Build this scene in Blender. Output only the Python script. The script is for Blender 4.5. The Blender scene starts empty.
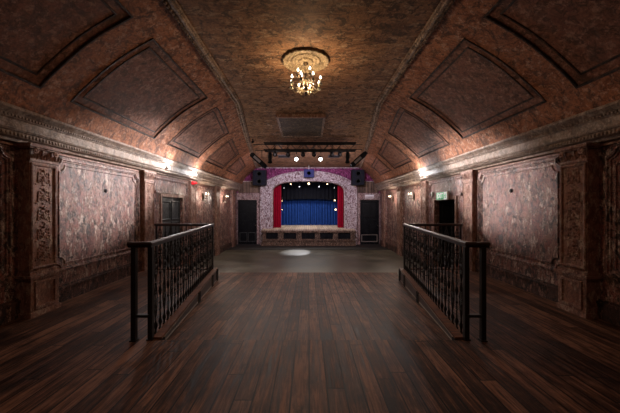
import bpy, bmesh, math, random
from mathutils import Vector, Matrix, Euler
random.seed(7)
PI = math.pi
C = bpy.context.scene.collection
E = 1.48                      # eye height above the upper timber floor
# ------------------------------------------------------------------ camera
cd = bpy.data.cameras.new('camera'); cam = bpy.data.objects.new('camera', cd); C.objects.link(cam)
cam.location = (0, 0, E); cam.rotation_euler = (PI/2, 0, 0)
cd.lens = 17; cd.sensor_width = 36; cd.shift_x = 1.5/620; cd.shift_y = .5/620; cd.clip_start = .05
sc = bpy.context.scene; sc.camera = cam
vs = sc.view_settings; vs.view_transform = 'Standard'; vs.look = 'None'; vs.gamma = 1; vs.use_curve_mapping = False
vs.exposure = 0.0
w = bpy.data.worlds.new('world'); sc.world = w; w.use_nodes = True
w.node_tree.nodes['Background'].inputs[0].default_value = (.8, .62, .5, 1)
w.node_tree.nodes['Background'].inputs[1].default_value = .07
sc.cycles.max_bounces = 8
sc.cycles.sample_clamp_indirect = 4

# ------------------------------------------------------------------ lights
def light(kind, loc, power, col, size=.1, rot=None, target=None, spot=None, blend=.5, sy=None):
    ld = bpy.data.lights.new('lamp_light', kind); o = bpy.data.objects.new('lamp_light', ld); C.objects.link(o)
    ld.energy = power; ld.color = col; o.location = loc
    if kind == 'AREA':
        ld.size = size
        if sy: ld.shape = 'RECTANGLE'; ld.size_y = sy
    else: ld.shadow_soft_size = size
    if spot: ld.spot_size = math.radians(spot); ld.spot_blend = blend
    if target: o.rotation_euler = (Vector(target)-Vector(loc)).to_track_quat('-Z', 'Y').to_euler()
    return o
TY = 10.7                      # depth of the lighting truss
WARM = (1, .72, .42); COOL = (.93, .95, 1)
light('POINT', (-.05, 5.3, E+2.14), 95, WARM, .10)                                # chandelier
for s in (-1, 1):
    light('POINT', (s*3.55, 10.45, E+.45), 24, (1, .84, .68), .05)               # wall sconces
    light('POINT', (s*3.55, 13.15, E+.45), 24, (1, .84, .72), .05)
    light('POINT', (s*3.40, 9.30, E+1.05), 38, COOL, .05)                        # cornice lamps
    light('SPOT', (s*.44, TY-.42, E+1.66), 3800, (1, .93, .92), .05, target=(-s*3.9, 6.15-s*.3, E+.66), spot=27, blend=.9)   # truss lanterns on the side walls
light('POINT', (-3.40, 7.55, E+1.02), 30, COOL, .05)
for x in (-1.5, 1.5): light('SPOT', (x, TY-.4, E+1.75), 190, (1, .86, .76), .25, target=(x*.6, 6.5, -.3), spot=80, blend=1)      # soft wash added at the truss to brighten the hall floor
for x in (-1.3, 1.3): light('POINT', (x, TY+.9, E+1.5), 13, (1, .80, .85), .10)           # added points behind the truss, no lamp there, to brighten the ceiling
light('POINT', (4.78, 8.6, E-.1), 1.2, (1, .85, .75), .08)                                # added point light that lifts the dark passage, no lamp known there
for x in (-1.55, -.3, .3, 1.55):                                                 # lanterns aimed at the proscenium
    light('SPOT', (x, TY+.5, E+1.75), 240, (.88, .80, 1), .06, target=(x*1.5, 15.8, E+.9), spot=95, blend=.9)
light('SPOT', (-.2, 16.4, E+1.2), 1100, (.95, .95, 1), .03, target=(-.55, 13.2, -.54), spot=19, blend=.7)
light('AREA', (0, 16.9, E+1.25), 80, (1, .93, .85), 2.2, target=(0, 17.0, 0), sy=.3)  # stage wash
light('AREA', (0, 17.0, E+1.2), 12, (.55, .62, 1), 2.6, target=(0, 18.7, E-.4), sy=.2)
for s in (-1, 1): light('SPOT', (s*.6, 15.2, E+1.45), 22, (1, .8, .8), .05, target=(s*1.75, 16.3, E-.2), spot=60, blend=.7)
light('AREA', (0, 1.2, E+2.5), 24, (1, .62, .42), 4.5, target=(0, 1.2, 0), sy=2)          # warm fill added overhead, out of view, for the foreground

# ------------------------------------------------------------------ materials
class NT:
    def __init__(s, name):
        s.m = bpy.data.materials.new(name); s.m.use_nodes = True; s.t = s.m.node_tree; s.n = s.t.nodes; s.l = s.t.links
        s.b = s.n['Principled BSDF']
    def node(s, ty, **kw):
        n = s.n.new(ty)
        for k, v in kw.items(): setattr(n, k, v)
        return n
    def link(s, a, b): s.l.new(a, b)
    def coord(s, scale=(1, 1, 1)):
        t = s.node('ShaderNodeTexCoord'); m = s.node('ShaderNodeMapping'); m.inputs['Scale'].default_value = scale
        s.link(t.outputs['Object'], m.inputs[0]); return m.outputs[0]
    def noise(s, co, scale, detail=6, rough=.6, dist=0):
        n = s.node('ShaderNodeTexNoise'); s.link(co, n.inputs['Vector'])
        n.inputs['Scale'].default_value = scale; n.inputs['Detail'].default_value = detail
        n.inputs['Roughness'].default_value = rough; n.inputs['Distortion'].default_value = dist
        return n.outputs[0]
    def ramp(s, f, stops):
        r = s.node('ShaderNodeValToRGB'); s.link(f, r.inputs[0]); e = r.color_ramp.elements
        while len(e) > 2: e.remove(e[-1])
        for i, (p, c) in enumerate(stops):
            el = e[i] if i < 2 else e.new(p)
            el.position = p; el.color = (*c, 1) if hasattr(c, '__len__') else (c, c, c, 1)
        return r.outputs[0]
    def mix(s, f, a, b, mode='MIX'):
        n = s.node('ShaderNodeMix', data_type='RGBA', blend_type=mode)
        for i, v in ((0, f), (6, a), (7, b)):
            if isinstance(v, (int, float)): n.inputs[i].default_value = v
            elif isinstance(v, tuple): n.inputs[i].default_value = (*v, 1)
            else: s.link(v, n.inputs[i])
        return n.outputs[2]
    def math(s, op, a, b=0.0):
        n = s.node('ShaderNodeMath', operation=op)
        for i, v in ((0, a), (1, b)):
            if isinstance(v, (int, float)): n.inputs[i].default_value = v
            else: s.link(v, n.inputs[i])
        return n.outputs[0]
    def bump(s, h, strength, dist=.02):
        n = s.node('ShaderNodeBump'); n.inputs['Strength'].default_value = strength; n.inputs['Distance'].default_value = dist
        s.link(h, n.inputs['Height']); s.link(n.outputs[0], s.b.inputs['Normal'])
    def base(s, c, rough=.5, metal=0):
        if isinstance(c, tuple): s.b.inputs['Base Color'].default_value = (*c, 1)
        else: s.link(c, s.b.inputs['Base Color'])
        if isinstance(rough, (int, float)): s.b.inputs['Roughness'].default_value = rough
        else: s.link(rough, s.b.inputs['Roughness'])
        s.b.inputs['Metallic'].default_value = metal
        return s.m

def plain(name, c, rough=.5, metal=0, var=.25, sc_=8):
    t = NT(name); co = t.coord(); n = t.noise(co, sc_, 4)
    d = tuple(x*(1-var) for x in c); u = tuple(min(1, x*(1+var)) for x in c)
    return t.base(t.ramp(n, [(.3, d), (.7, u)]), rough, metal)
def emit(name, c, st):
    t = NT(name); t.base(c, .4); t.b.inputs['Emission Color'].default_value = (*c, 1); t.b.inputs['Emission Strength'].default_value = st
    return t.m
def plaster(name, cols, chip, dark, scale=1.0, rough=.45, bump=.5, streak=.45, chips=.57, spec=.28, dk=.9, fine=1.0, axis=2):
    t = NT(name); co = t.coord((1, 1, streak) if axis == 2 else (streak, 1, 1))
    n1 = t.noise(co, 1.5*scale, 12, .80, .8)
    k = len(cols)
    base = t.ramp(n1, [(.42+.17*i/(k-1), c) for i, c in enumerate(cols)])
    n2 = t.noise(co, 5.5*scale, 9, .76, .4)
    m2 = t.ramp(n2, [(chips-.025-.02, 0.0), (chips-.01, 1.0)])
    c1 = t.mix(m2, base, chip)
    n3 = t.noise(t.coord((1, 1, .7)), 3.4*scale, 12, .82, .7)
    m3 = t.ramp(n3, [(.455, 1.0), (.485, 0.0)])
    c2 = t.mix(t.math('MULTIPLY', m3, dk), c1, dark)
    n4 = t.noise(t.coord(), 14*scale, 6, .85)
    c3 = t.mix(.75, c2, t.ramp(n4, [(.42, 1-.72*fine), (.50, .95), (.58, 1+.55*fine)]), 'MULTIPLY')
    h = t.math('ADD', t.math('MULTIPLY', m2, .45), t.math('MULTIPLY', n3, 1.0)); h = t.math('ADD', h, t.math('MULTIPLY', n4, .22*fine))
    t.bump(h, min(1, bump*1.4), .03)
    t.b.inputs['Specular IOR Level'].default_value = spec
    return t.base(c3, t.ramp(n4, [(.4, rough-.12), (.6, rough+.2)]))
def boards(name, axis=0, width=.145, length=2.6, dark=(.016, .0065, .004), mid=(.080, .034, .020), hi=(.25, .125, .078), rough=.47, gap=.085):
    t = NT(name); tc = t.node('ShaderNodeTexCoord'); sp = t.node('ShaderNodeSeparateXYZ'); t.link(tc.outputs['Object'], sp.inputs[0])
    a, b = sp.outputs[axis], sp.outputs[1-axis] if axis < 2 else sp.outputs[0]
    u = t.math('DIVIDE', a, width); iu = t.math('FLOOR', u); fu = t.math('FRACT', u)
    wn = t.node('ShaderNodeTexWhiteNoise', noise_dimensions='1D'); t.link(iu, wn.inputs['W'])
    v = t.math('ADD', t.math('DIVIDE', b, length), t.math('MULTIPLY', wn.outputs[0], 7.3)); iv = t.math('FLOOR', v); fv = t.math('FRACT', v)
    cmb = t.node('ShaderNodeCombineXYZ'); t.link(iu, cmb.inputs[0]); t.link(iv, cmb.inputs[1])
    w2 = t.node('ShaderNodeTexWhiteNoise', noise_dimensions='3D'); t.link(cmb.outputs[0], w2.inputs['Vector'])
    g = t.node('ShaderNodeCombineXYZ'); t.link(t.math('MULTIPLY', a, 22), g.inputs[0]); t.link(t.math('MULTIPLY', b, 1.3), g.inputs[1]); t.link(t.math('MULTIPLY', w2.outputs[0], 40), g.inputs[2])
    gr = t.noise(g.outputs[0], 1.6, 7, .7, .6)
    co = t.coord(); wear = t.noise(co, 1.7, 7, .72, .4); kn = t.noise(t.coord((1, .45, 1) if axis == 0 else (.45, 1, 1)), 7, 8, .75)
    f = t.math('ADD', t.math('MULTIPLY', w2.outputs[0], .12), t.math('MULTIPLY', gr, .80)); f = t.math('ADD', f, t.math('MULTIPLY', wear, .35))
    col = t.ramp(f, [(.535, dark), (.63, mid), (.76, hi)])
    spots = t.ramp(kn, [(.56, 0.0), (.66, 1.0)]); col = t.mix(t.math('MULTIPLY', spots, .75), col, (.012, .006, .004))
    sc1 = t.ramp(t.noise(t.coord((1, .15, 1)), 14, 3, .6), [(.64, 0.0), (.72, 1.0)]); col = t.mix(t.math('MULTIPLY', sc1, .35), col, (.17, .11, .08))
    gp = t.math('LESS_THAN', fu, gap); ge = t.math('LESS_THAN', fv, .004); gg = t.math('MAXIMUM', gp, ge)
    col = t.mix(gg, col, (.003, .002, .002))
    h = t.math('SUBTRACT', t.math('ADD', t.math('MULTIPLY', gr, .35), t.math('MULTIPLY', w2.outputs[0], .25)), t.math('MULTIPLY', gg, 1.0))
    t.bump(h, .9, .012)
    t.b.inputs['Specular IOR Level'].default_value = .2
    return t.base(col, t.math('ADD', t.math('MULTIPLY', gr, .6), rough-.26))

M = {}
M['wall'] = plaster('peeling_red_plaster', [(.09, .024, .018), (.26, .088, .066), (.13, .055, .042), (.33, .175, .14), (.20, .058, .040)], (.50, .37, .31), (.034, .020, .017), 2.7, .38, .5, streak=.35, chips=.57, spec=.45, fine=1.0, dk=1.0)
M['wall_low'] = plaster('worn_skirting', [(.04, .018, .014), (.10, .045, .033), (.06, .03, .024)], (.24, .13, .10), (.014, .010, .009), 2.2, .5, .6, chips=.575)
M['cornice'] = plaster('cornice_plaster', [(.20, .12, .085), (.36, .26, .20), (.26, .20, .16)], (.46, .36, .29), (.09, .065, .05), 2.2, .5, .35, streak=1, fine=.5, dk=.6)
M['trimwood'] = plaster('brown_pilaster_plaster', [(.16, .065, .045), (.32, .16, .115), (.22, .11, .08)], (.44, .30, .23), (.07, .036, .028), 2.6, .5, .4, fine=.45, dk=.6)
M['cove'] = plaster('ochre_cove_plaster', [(.19, .068, .034), (.40, .165, .085), (.26, .105, .06)], (.50, .28, .19), (.085, .045, .032), 1.9, .6, .35, streak=1, chips=.585, spec=.12, dk=.85, fine=.7)
M['coffer'] = plaster('coffer_plaster', [(.12, .052, .034), (.28, .125, .080), (.19, .075, .05)], (.38, .20, .14), (.060, .034, .024), 2.2, .6, .35, streak=1, chips=.575, spec=.14, dk=.7, fine=.6)
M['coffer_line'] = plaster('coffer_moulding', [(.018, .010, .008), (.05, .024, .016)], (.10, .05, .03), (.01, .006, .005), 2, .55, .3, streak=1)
M['ceil'] = plaster('ceiling_paper', [(.14, .066, .034), (.31, .160, .084), (.20, .098, .052)], (.40, .25, .15), (.065, .038, .024), 2.0, .6, .35, streak=.35, chips=.585, spec=.10, dk=.9, fine=.75, axis=0)
M['mould'] = plaster('ceiling_moulding', [(.22, .13, .085), (.36, .24, .17)], (.48, .35, .26), (.04, .025, .018), 2.5, .5, .4, streak=1)
M['medallion'] = plaster('medallion_plaster', [(.20, .14, .08), (.30, .22, .13)], (.40, .30, .19), (.12, .075, .04), 5, .55, .4, streak=1)
M['arch'] = plaster('pale_brick_arch', [(.24, .13, .13), (.46, .37, .38), (.32, .20, .20)], (.68, .60, .60), (.12, .04, .045), 2.4, .5, .6, streak=1, chips=.54)
M['purple'] = plaster('purple_wall_paint', [(.09, .010, .045), (.20, .030, .10), (.12, .015, .06)], (.40, .12, .26), (.035, .006, .022), 3, .5, .4, streak=1, chips=.58, spec=.1)
M['endwall'] = plaster('pink_end_plaster', [(.24, .13, .12), (.38, .25, .23), (.28, .17, .16)], (.5, .4, .38), (.08, .04, .04), 2.5, .5, .5)
M['floor'] = boards('floorboards')
M['plank'] = boards('rough_planks', 0, .16, 9, (.04, .022, .015), (.12, .07, .05), (.2, .13, .09), .6)
M['stage_floor'] = boards('stage_boards', 0, .12, 3, (.25, .18, .12), (.45, .34, .24), (.6, .48, .36), .4)
M['kerb'] = boards('kerb_timber', 1, 2.4, 9, (.04, .015, .008), (.11, .042, .022), (.18, .08, .045), .5, gap=.002)
M['stagewood'] = plaster('worn_stage_front', [(.08, .042, .028), (.19, .11, .075)], (.34, .23, .16), (.05, .03, .02), 3, .5, .5, streak=1)
def concrete():
    t = NT('screed'); co = t.coord(); n = t.noise(co, .9, 9, .7, .5); n2 = t.noise(co, 9, 6, .7)
    c = t.ramp(n, [(.38, (.065, .056, .038)), (.5, (.10, .088, .062)), (.62, (.15, .135, .10))])
    c = t.mix(.5, c, t.ramp(n2, [(.3, .5), (.7, 1.2)]), 'MULTIPLY'); t.bump(n2, .15, .01)
    return t.base(c, t.ramp(n, [(.3, .3), (.7, .5)]))
M['concrete'] = concrete()
M['darkfloor'] = plain('dark_carpet', (.016, .012, .011), .8)
M['iron'] = plain('black_cast_iron', (.013, .012, .012), .42, .2)
M['rail'] = plain('dark_handrail', (.03, .016, .013), .4)
M['black'] = plain('matt_black', (.012, .012, .013), .6)
M['blackpaint'] = plaster('black_door_paint', [(.005, .005, .006), (.013, .013, .015)], (.06, .06, .065), (.006, .006, .007), 4, .35, .3, chips=.72)
M['greydoor'] = plaster('grey_door_paint', [(.035, .036, .036), (.06, .06, .058)], (.10, .09, .085), (.012, .012, .012), 4, .4, .3, chips=.72)
M['chalk'] = plain('worn_edge_line', (.24, .19, .16), .5)
M['white'] = plain('white_plastic', (.75, .74, .72), .4, var=.04)
M['silver'] = plain('bare_aluminium', (.5, .52, .55), .3, .9, .1)
M['brass'] = plain('aged_brass', (.10, .07, .035), .45, .6, .3)
M['darkbrass'] = plain('dark_bronze', (.05, .03, .015), .35, .8)
M['candle'] = plain('ivory_candle_tube', (.34, .27, .18), .5, var=.05)
M['crystal'] = plain('cut_glass_drop', (.28, .26, .22), .15, .2, .05); 
M['flame'] = emit('candle_bulb', (1, .90, .72), 7)
M['sconce_bulb'] = emit('sconce_bulb', (1, .88, .68), 2.5)
M['lens_on'] = emit('lit_lantern_lens', (1, .93, .86), 14)
M['stage_warm'] = emit('warm_stage_bulb', (1, .66, .36), 7)
M['stage_white'] = emit('white_stage_bulb', (.95, .95, .85), 1.6)
M['cool_lamp'] = emit('cool_lamp_lens', (.95, .97, 1), 18)
M['red_curtain'] = plain('crimson_velvet', (.27, .003, .018), .85, 0, .2)
M['blue_curtain'] = plain('blue_velvet', (.010, .036, .15), .75, 0, .25)
M['black_curtain'] = plain('black_drape', (.0025, .0025, .004), .85)
M['red'] = plain('signal_red', (.62, .01, .015), .4, var=.1)
M['green'] = emit('exit_green', (.01, .42, .15), .30)
M['signwhite'] = emit('exit_white', (.85, .9, .86), .5)
M['blue_box'] = plain('blue_black_cabinet', (.022, .025, .10), .5)
M['grille'] = plain('speaker_grille', (.010, .010, .016), .7, 0)
M['paper'] = plain('white_paper', (.72, .68, .70), .6, var=.06)
M['vent'] = plain('vent_metal', (.05, .035, .03), .5, .2)
M['hatch'] = plaster('hatch_panel', [(.06, .04, .026), (.10, .065, .042)], (.16, .11, .07), (.03, .02, .015), 2, .55, .3, streak=1)
for k_ in ('grille', 'blue_box', 'blackpaint', 'red_curtain', 'blue_curtain', 'black_curtain', 'black'): M[k_].node_tree.nodes['Principled BSDF'].inputs['Specular IOR Level'].default_value = .08

# ------------------------------------------------------------------ mesh builder
class MB:
    def __init__(s): s.v = []; s.f = []
    def add(s, vs_, fs):
        k = len(s.v); s.v += [tuple(p) for p in vs_]; s.f += [tuple(i+k for i in f) for f in fs]; return s
    def box(s, a, b, bev=0, M4=None):
        x0, y0, z0 = [min(a[i], b[i]) for i in range(3)]; x1, y1, z1 = [max(a[i], b[i]) for i in range(3)]
        if bev <= 0:
            vv = [(x, y, z) for x in (x0, x1) for y in (y0, y1) for z in (z0, z1)]
            ff = [(0, 1, 3, 2), (4, 6, 7, 5), (0, 4, 5, 1), (2, 3, 7, 6), (0, 2, 6, 4), (1, 5, 7, 3)]
        else:
            bm = bmesh.new(); bmesh.ops.create_cube(bm, size=1)
            for v in bm.verts: v.co = Vector(((x0+x1)/2+v.co.x*(x1-x0), (y0+y1)/2+v.co.y*(y1-y0), (z0+z1)/2+v.co.z*(z1-z0)))
            bmesh.ops.bevel(bm, geom=bm.edges[:], offset=bev, segments=2, affect='EDGES')
            bm.verts.index_update(); vv = [v.co[:] for v in bm.verts]; ff = [[v.index for v in f.verts] for f in bm.faces]; bm.free()
        if M4: vv = [M4 @ Vector(p) for p in vv]
        return s.add(vv, ff)
    def tube(s, pts, r, n=6, caps=True):
        pts = [Vector(p) for p in pts]; rs = r if hasattr(r, '__len__') else [r]*len(pts)
        t0 = (pts[1]-pts[0]).normalized(); up = Vector((0, 0, 1)) if abs(t0.z) < .9 else Vector((1, 0, 0))
        u = t0.cross(up).normalized(); vv = []; ff = []
        for i, p in enumerate(pts):
            t = (pts[min(i+1, len(pts)-1)]-pts[max(i-1, 0)])
            t = t.normalized() if t.length > 1e-9 else t0
            u = (u-t*u.dot(t)).normalized(); w_ = t.cross(u)
            for k in range(n):
                a = 2*PI*k/n; vv.append(p+(u*math.cos(a)+w_*math.sin(a))*rs[i])
        for i in range(len(pts)-1):
            for k in range(n): ff.append((i*n+k, i*n+(k+1) % n, (i+1)*n+(k+1) % n, (i+1)*n+k))
        if caps: ff += [tuple(range(n))[::-1], tuple((len(pts)-1)*n+k for k in range(n))]
        return s.add(vv, ff)
    def lathe(s, prof, n=16, o=(0, 0, 0), M4=None):
        vv = []; ff = []; o = Vector(o)
        for (r, z) in prof:
            for k in range(n):
                a = 2*PI*k/n; p = Vector((r*math.cos(a), r*math.sin(a), z)); vv.append((M4 @ p if M4 else p)+o)
        m = len(prof)
        for i in range(m-1):
            for k in range(n): ff.append((i*n+k, i*n+(k+1) % n, (i+1)*n+(k+1) % n, (i+1)*n+k))
        ff += [tuple(range(n))[::-1], tuple((m-1)*n+k for k in range(n))]
        return s.add(vv, ff)
    def ball(s, c, r, n=8, sx=1, sy=1, sz=1):
        prof = [(math.sin(PI*i/n)*1.0+1e-4, -math.cos(PI*i/n)) for i in range(n+1)]
        return s.lathe(prof, n+2, c, Matrix.Diagonal((r*sx, r*sy, r*sz)))
    def grid(s, f, nu, nv, flip=False):
        vv = [f(i/nu, j/nv) for i in range(nu+1) for j in range(nv+1)]
        ff = []
        for i in range(nu):
            for j in range(nv):
                q = (i*(nv+1)+j, (i+1)*(nv+1)+j, (i+1)*(nv+1)+j+1, i*(nv+1)+j+1); ff.append(q[::-1] if flip else q)
        return s.add(vv, ff)
    def prism(s, poly, a, b, axis='y'):
        def P(p, t): return (p[0], t, p[1]) if axis == 'y' else ((t, p[0], p[1]) if axis == 'x' else (p[0], p[1], t))
        n = len(poly); vv = [P(p, a) for p in poly]+[P(p, b) for p in poly]
        ff = [tuple(range(n)), tuple(range(n, 2*n))[::-1]]+[(i, i+n, (i+1) % n+n, (i+1) % n) for i in range(n)]
        return s.add(vv, ff)
    def sweep2(s, path, prof, fmap, closed=True):
        """section prof [(lateral, out)] swept round a path in a plane or on a curved surface given by fmap(u, v, out)"""
        n = len(path); k = len(prof); vv = []; ff = []
        for i in range(n):
            p = Vector(path[i]); a = Vector(path[i-1]) if (closed or i > 0) else None; b = Vector(path[(i+1) % n]) if (closed or i < n-1) else None
            d1 = (p-a).normalized() if a is not None else (b-p).normalized(); d2 = (b-p).normalized() if b is not None else d1
            n1 = Vector((-d1.y, d1.x)); n2 = Vector((-d2.y, d2.x)); m = n1+n2
            m = m.normalized() if m.length > 1e-6 else n1
            c = max(.4, m.dot(n1))
            for (lat, out) in prof:
                q = p+m*(lat/c); vv.append(fmap(q.x, q.y, out))
        for i in range(n if closed else n-1):
            j = (i+1) % n
            for a in range(k-1): ff.append((i*k+a, i*k+a+1, j*k+a+1, j*k+a))
        return s.add(vv, ff)
    def build(s, name, mat, parent=None, smooth=False, loc=None, auto=None):
        me = bpy.data.meshes.new(name); me.from_pydata(s.v, [], s.f); me.update()
        bm = bmesh.new(); bm.from_mesh(me); bmesh.ops.recalc_face_normals(bm, faces=bm.faces[:]); bm.to_mesh(me); bm.free()
        me.materials.append(mat)
        if smooth or auto:
            me.polygons.foreach_set('use_smooth', [True]*len(me.polygons))
            me.set_sharp_from_angle(angle=math.radians(auto or 40))
        o = bpy.data.objects.new(name, me); C.objects.link(o)
        if parent: o.parent = parent
        if loc: o.location = loc
        return o
def tag(o, label=None, cat=None, group=None, kind=None):
    if label: o['label'] = label
    if cat: o['category'] = cat
    if group: o['group'] = group
    if kind: o['kind'] = kind
    return o
def struct(o, label=None): return tag(o, label, None, None, 'structure')
def thing(name, loc, label, cat, group=None, rz=0):
    o = bpy.data.objects.new(name, None); C.objects.link(o); o.location = loc; o.rotation_euler = (0, 0, rz); o.empty_display_size = .1
    return tag(o, label, cat, group)
kids = {}
def copy_tree(o, parent=None):
    c = o.copy(); C.objects.link(c); c.parent = parent
    for ch in [x for x in bpy.data.objects if x.parent == o]: copy_tree(ch, c)
    return c

# ------------------------------------------------------------------ the room's shape
W = 3.88                       # half width between the side walls
YB, Y1, YE = -2.6, 3.26, 15.8  # back, top of the ramp, stage wall
PE = 7.0                       # far edge of the side platforms
def fz(y):                     # height of the raked floor
    if y < Y1: return 0
    return -(.09+.05*(min(y, 12.2)-Y1))
LOW = fz(14)
def aisle(y): return 1.655+(y-Y1)*.142
PRO = [(3.60, 1.22), (3.43, 1.53), (3.13, 1.83), (2.75, 2.14), (2.26, 2.43), (1.78, 2.66), (1.4, 2.81)]
def _cat(pts, n=16):
    out = []
    P = [pts[0]]+pts+[pts[-1]]
    for i in range(1, len(P)-2):
        for k in range(n):
            t = k/n; a, b, c, d = P[i-1], P[i], P[i+1], P[i+2]
            out.append(tuple(.5*(2*b[j]+(c[j]-a[j])*t+(2*a[j]-5*b[j]+4*c[j]-d[j])*t*t+(3*b[j]-a[j]-3*c[j]+d[j])*t**3) for j in (0, 1)))
    return out+[pts[-1]]
PC = _cat(PRO); SL = [0]
for i in range(1, len(PC)): SL.append(SL[-1]+math.dist(PC[i], PC[i-1]))
def prof(s):
    s = max(0, min(s, SL[-1]-1e-6))
    for i in range(1, len(SL)):
        if SL[i] >= s:
            t = (s-SL[i-1])/(SL[i]-SL[i-1]); a, b = PC[i-1], PC[i]
            d = Vector((b[0]-a[0], b[1]-a[1])).normalized()
            return a[0]+(b[0]-a[0])*t, a[1]+(b[1]-a[1])*t, -d.y, d.x      # point, and normal towards the inside
def H(y): return 2.66 if y < 7.4 else 2.66-(y-7.4)*.062
def stop(y):
    h = H(y)
    for i in range(1, len(PC)):
        if PC[i][1] >= h:
            t = (h-PC[i-1][1])/(PC[i][1]-PC[i-1][1]); return SL[i-1]+(SL[i]-SL[i-1])*t
    return SL[-1]
def cove_pt(side, s, y, off):
    x, h, nx, nh = prof(s); return (side*(x+nx*off), y, E+h+nh*off)   # off > 0 towards the room (nx<0 points inwards)
S0 = next(SL[i] for i in range(len(PC)) if PC[i][0] <= 3.44)

# ------------------------------------------------------------------ floors
f = MB()
f.box((-W-.1, YB, -.12), (W+.1, Y1, 0))
for s in (-1, 1):
    poly = [(s*aisle(Y1), Y1-.001), (s*(W+.1), Y1-.001), (s*(W+.1), PE), (s*aisle(PE), PE)]
    f.prism(poly, -.06, 0, 'z')
fl = f.build('floor', M['floor']); struct(fl, 'dark worn timber floorboards of the upper floor and its two side platforms')
r = MB()
YC = 8.1
r.add([(-aisle(Y1)-.02, Y1-.05, fz(Y1+.01)), (aisle(Y1)+.02, Y1-.05, fz(Y1+.01)), (aisle(PE)+.02, PE, fz(PE)), (aisle(YC)+.1, YC, fz(YC)), (-aisle(YC)-.1, YC, fz(YC)), (-aisle(PE)-.02, PE, fz(PE))], [(0, 1, 2, 3, 4, 5)])
o = r.build('floor_ramp', M['floor'], fl); o['label'] = 'sloping dark timber boards between the two railings'
r = MB()
r.add([(-W-.1, PE-.3, fz(PE)-.004), (W+.1, PE-.3, fz(PE)-.004), (W+.1, 12.2, LOW-.004), (-W-.1, 12.2, LOW-.004), (W+.1, YE+.2, LOW-.004), (-W-.1, YE+.2, LOW-.004), (W+.1, YE+.2, -.8), (-W-.1, YE+.2, -.8), (W+.1, PE-.3, -.8), (-W-.1, PE-.3, -.8)],
      [(0, 1, 2, 3), (3, 2, 4, 5), (6, 7, 9, 8)])
o = r.build('floor_screed', M['concrete'], fl); o['label'] = 'grey concrete floor before the stage'
r = MB(); r.box((-W, 13.75, LOW-.003), (W, YE+.05, LOW+.006)); o = r.build('floor_strip', M['darkfloor'], fl); o['label'] = 'dark strip of floor along the stage front'

# kerb with panelled fascia under each railing
ti = [0]
def trim(mb, mat, label, **k):
    ti[0] += 1; return struct(mb.build('trim_%d' % ti[0], mat, **k), label)
for s in (-1, 1):
    L = 'left' if s < 0 else 'right'
    k = MB(); a, b = Y1+.02, PE+.03
    P = [(aisle(a)-.015, a), (aisle(a)+.09, a), (aisle(b)+.09, b), (aisle(b)-.015, b)]
    k.prism([(s*x, y) for x, y in P], 0.002, .022, 'z')
    k.prism([(s*(aisle(b)+.06), b-.12), (s*(W-.01), b-.12), (s*(W-.01), b+.02), (s*(aisle(b)+.06), b+.02)], 0.002, .021, 'z')
    kb = trim(k, M['kerb'], 'reddish timber kerb with panelled side under the %s railing' % L)
    g = MB()
    def fm(u, v, out): return (s*(aisle(u)-out), u, v)
    g.add([fm(Y1, -.001, 0), fm(PE, -.001, 0), fm(PE, fz(PE)-.02, 0), fm(Y1+.01, fz(Y1+.01)-.02, 0)], [(0, 1, 2, 3)])
    g.add([fm(PE, -.001, 0), (s*W, PE, -.001), (s*W, PE, fz(PE)-.02), fm(PE, fz(PE)-.02, 0)], [(0, 1, 2, 3)])
    g.build('fascia', M['rail'], kb)
    for (ya, yb_) in ((3.38, 5.05), (5.2, 6.3), (6.42, 6.93)):
        m = MB(); pth = [(ya, fz(ya)+.022), (yb_, fz(yb_)+.022), (yb_, -.02), (ya, -.02)]
        m.sweep2(pth, [(-.005, 0), (-.004, .010), (.004, .010), (.005, 0)], fm); m.build('fascia_panel_moulding', M['chalk'], kb)
    for yp in (3.3, 5.12, 6.36, 6.97):
        m = MB(); m.box((s*(aisle(yp)-.022), yp-.045, fz(yp)), (s*(aisle(yp)), yp+.045, 0)); m.build('fascia_post', M['blackpaint'], kb)

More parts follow.
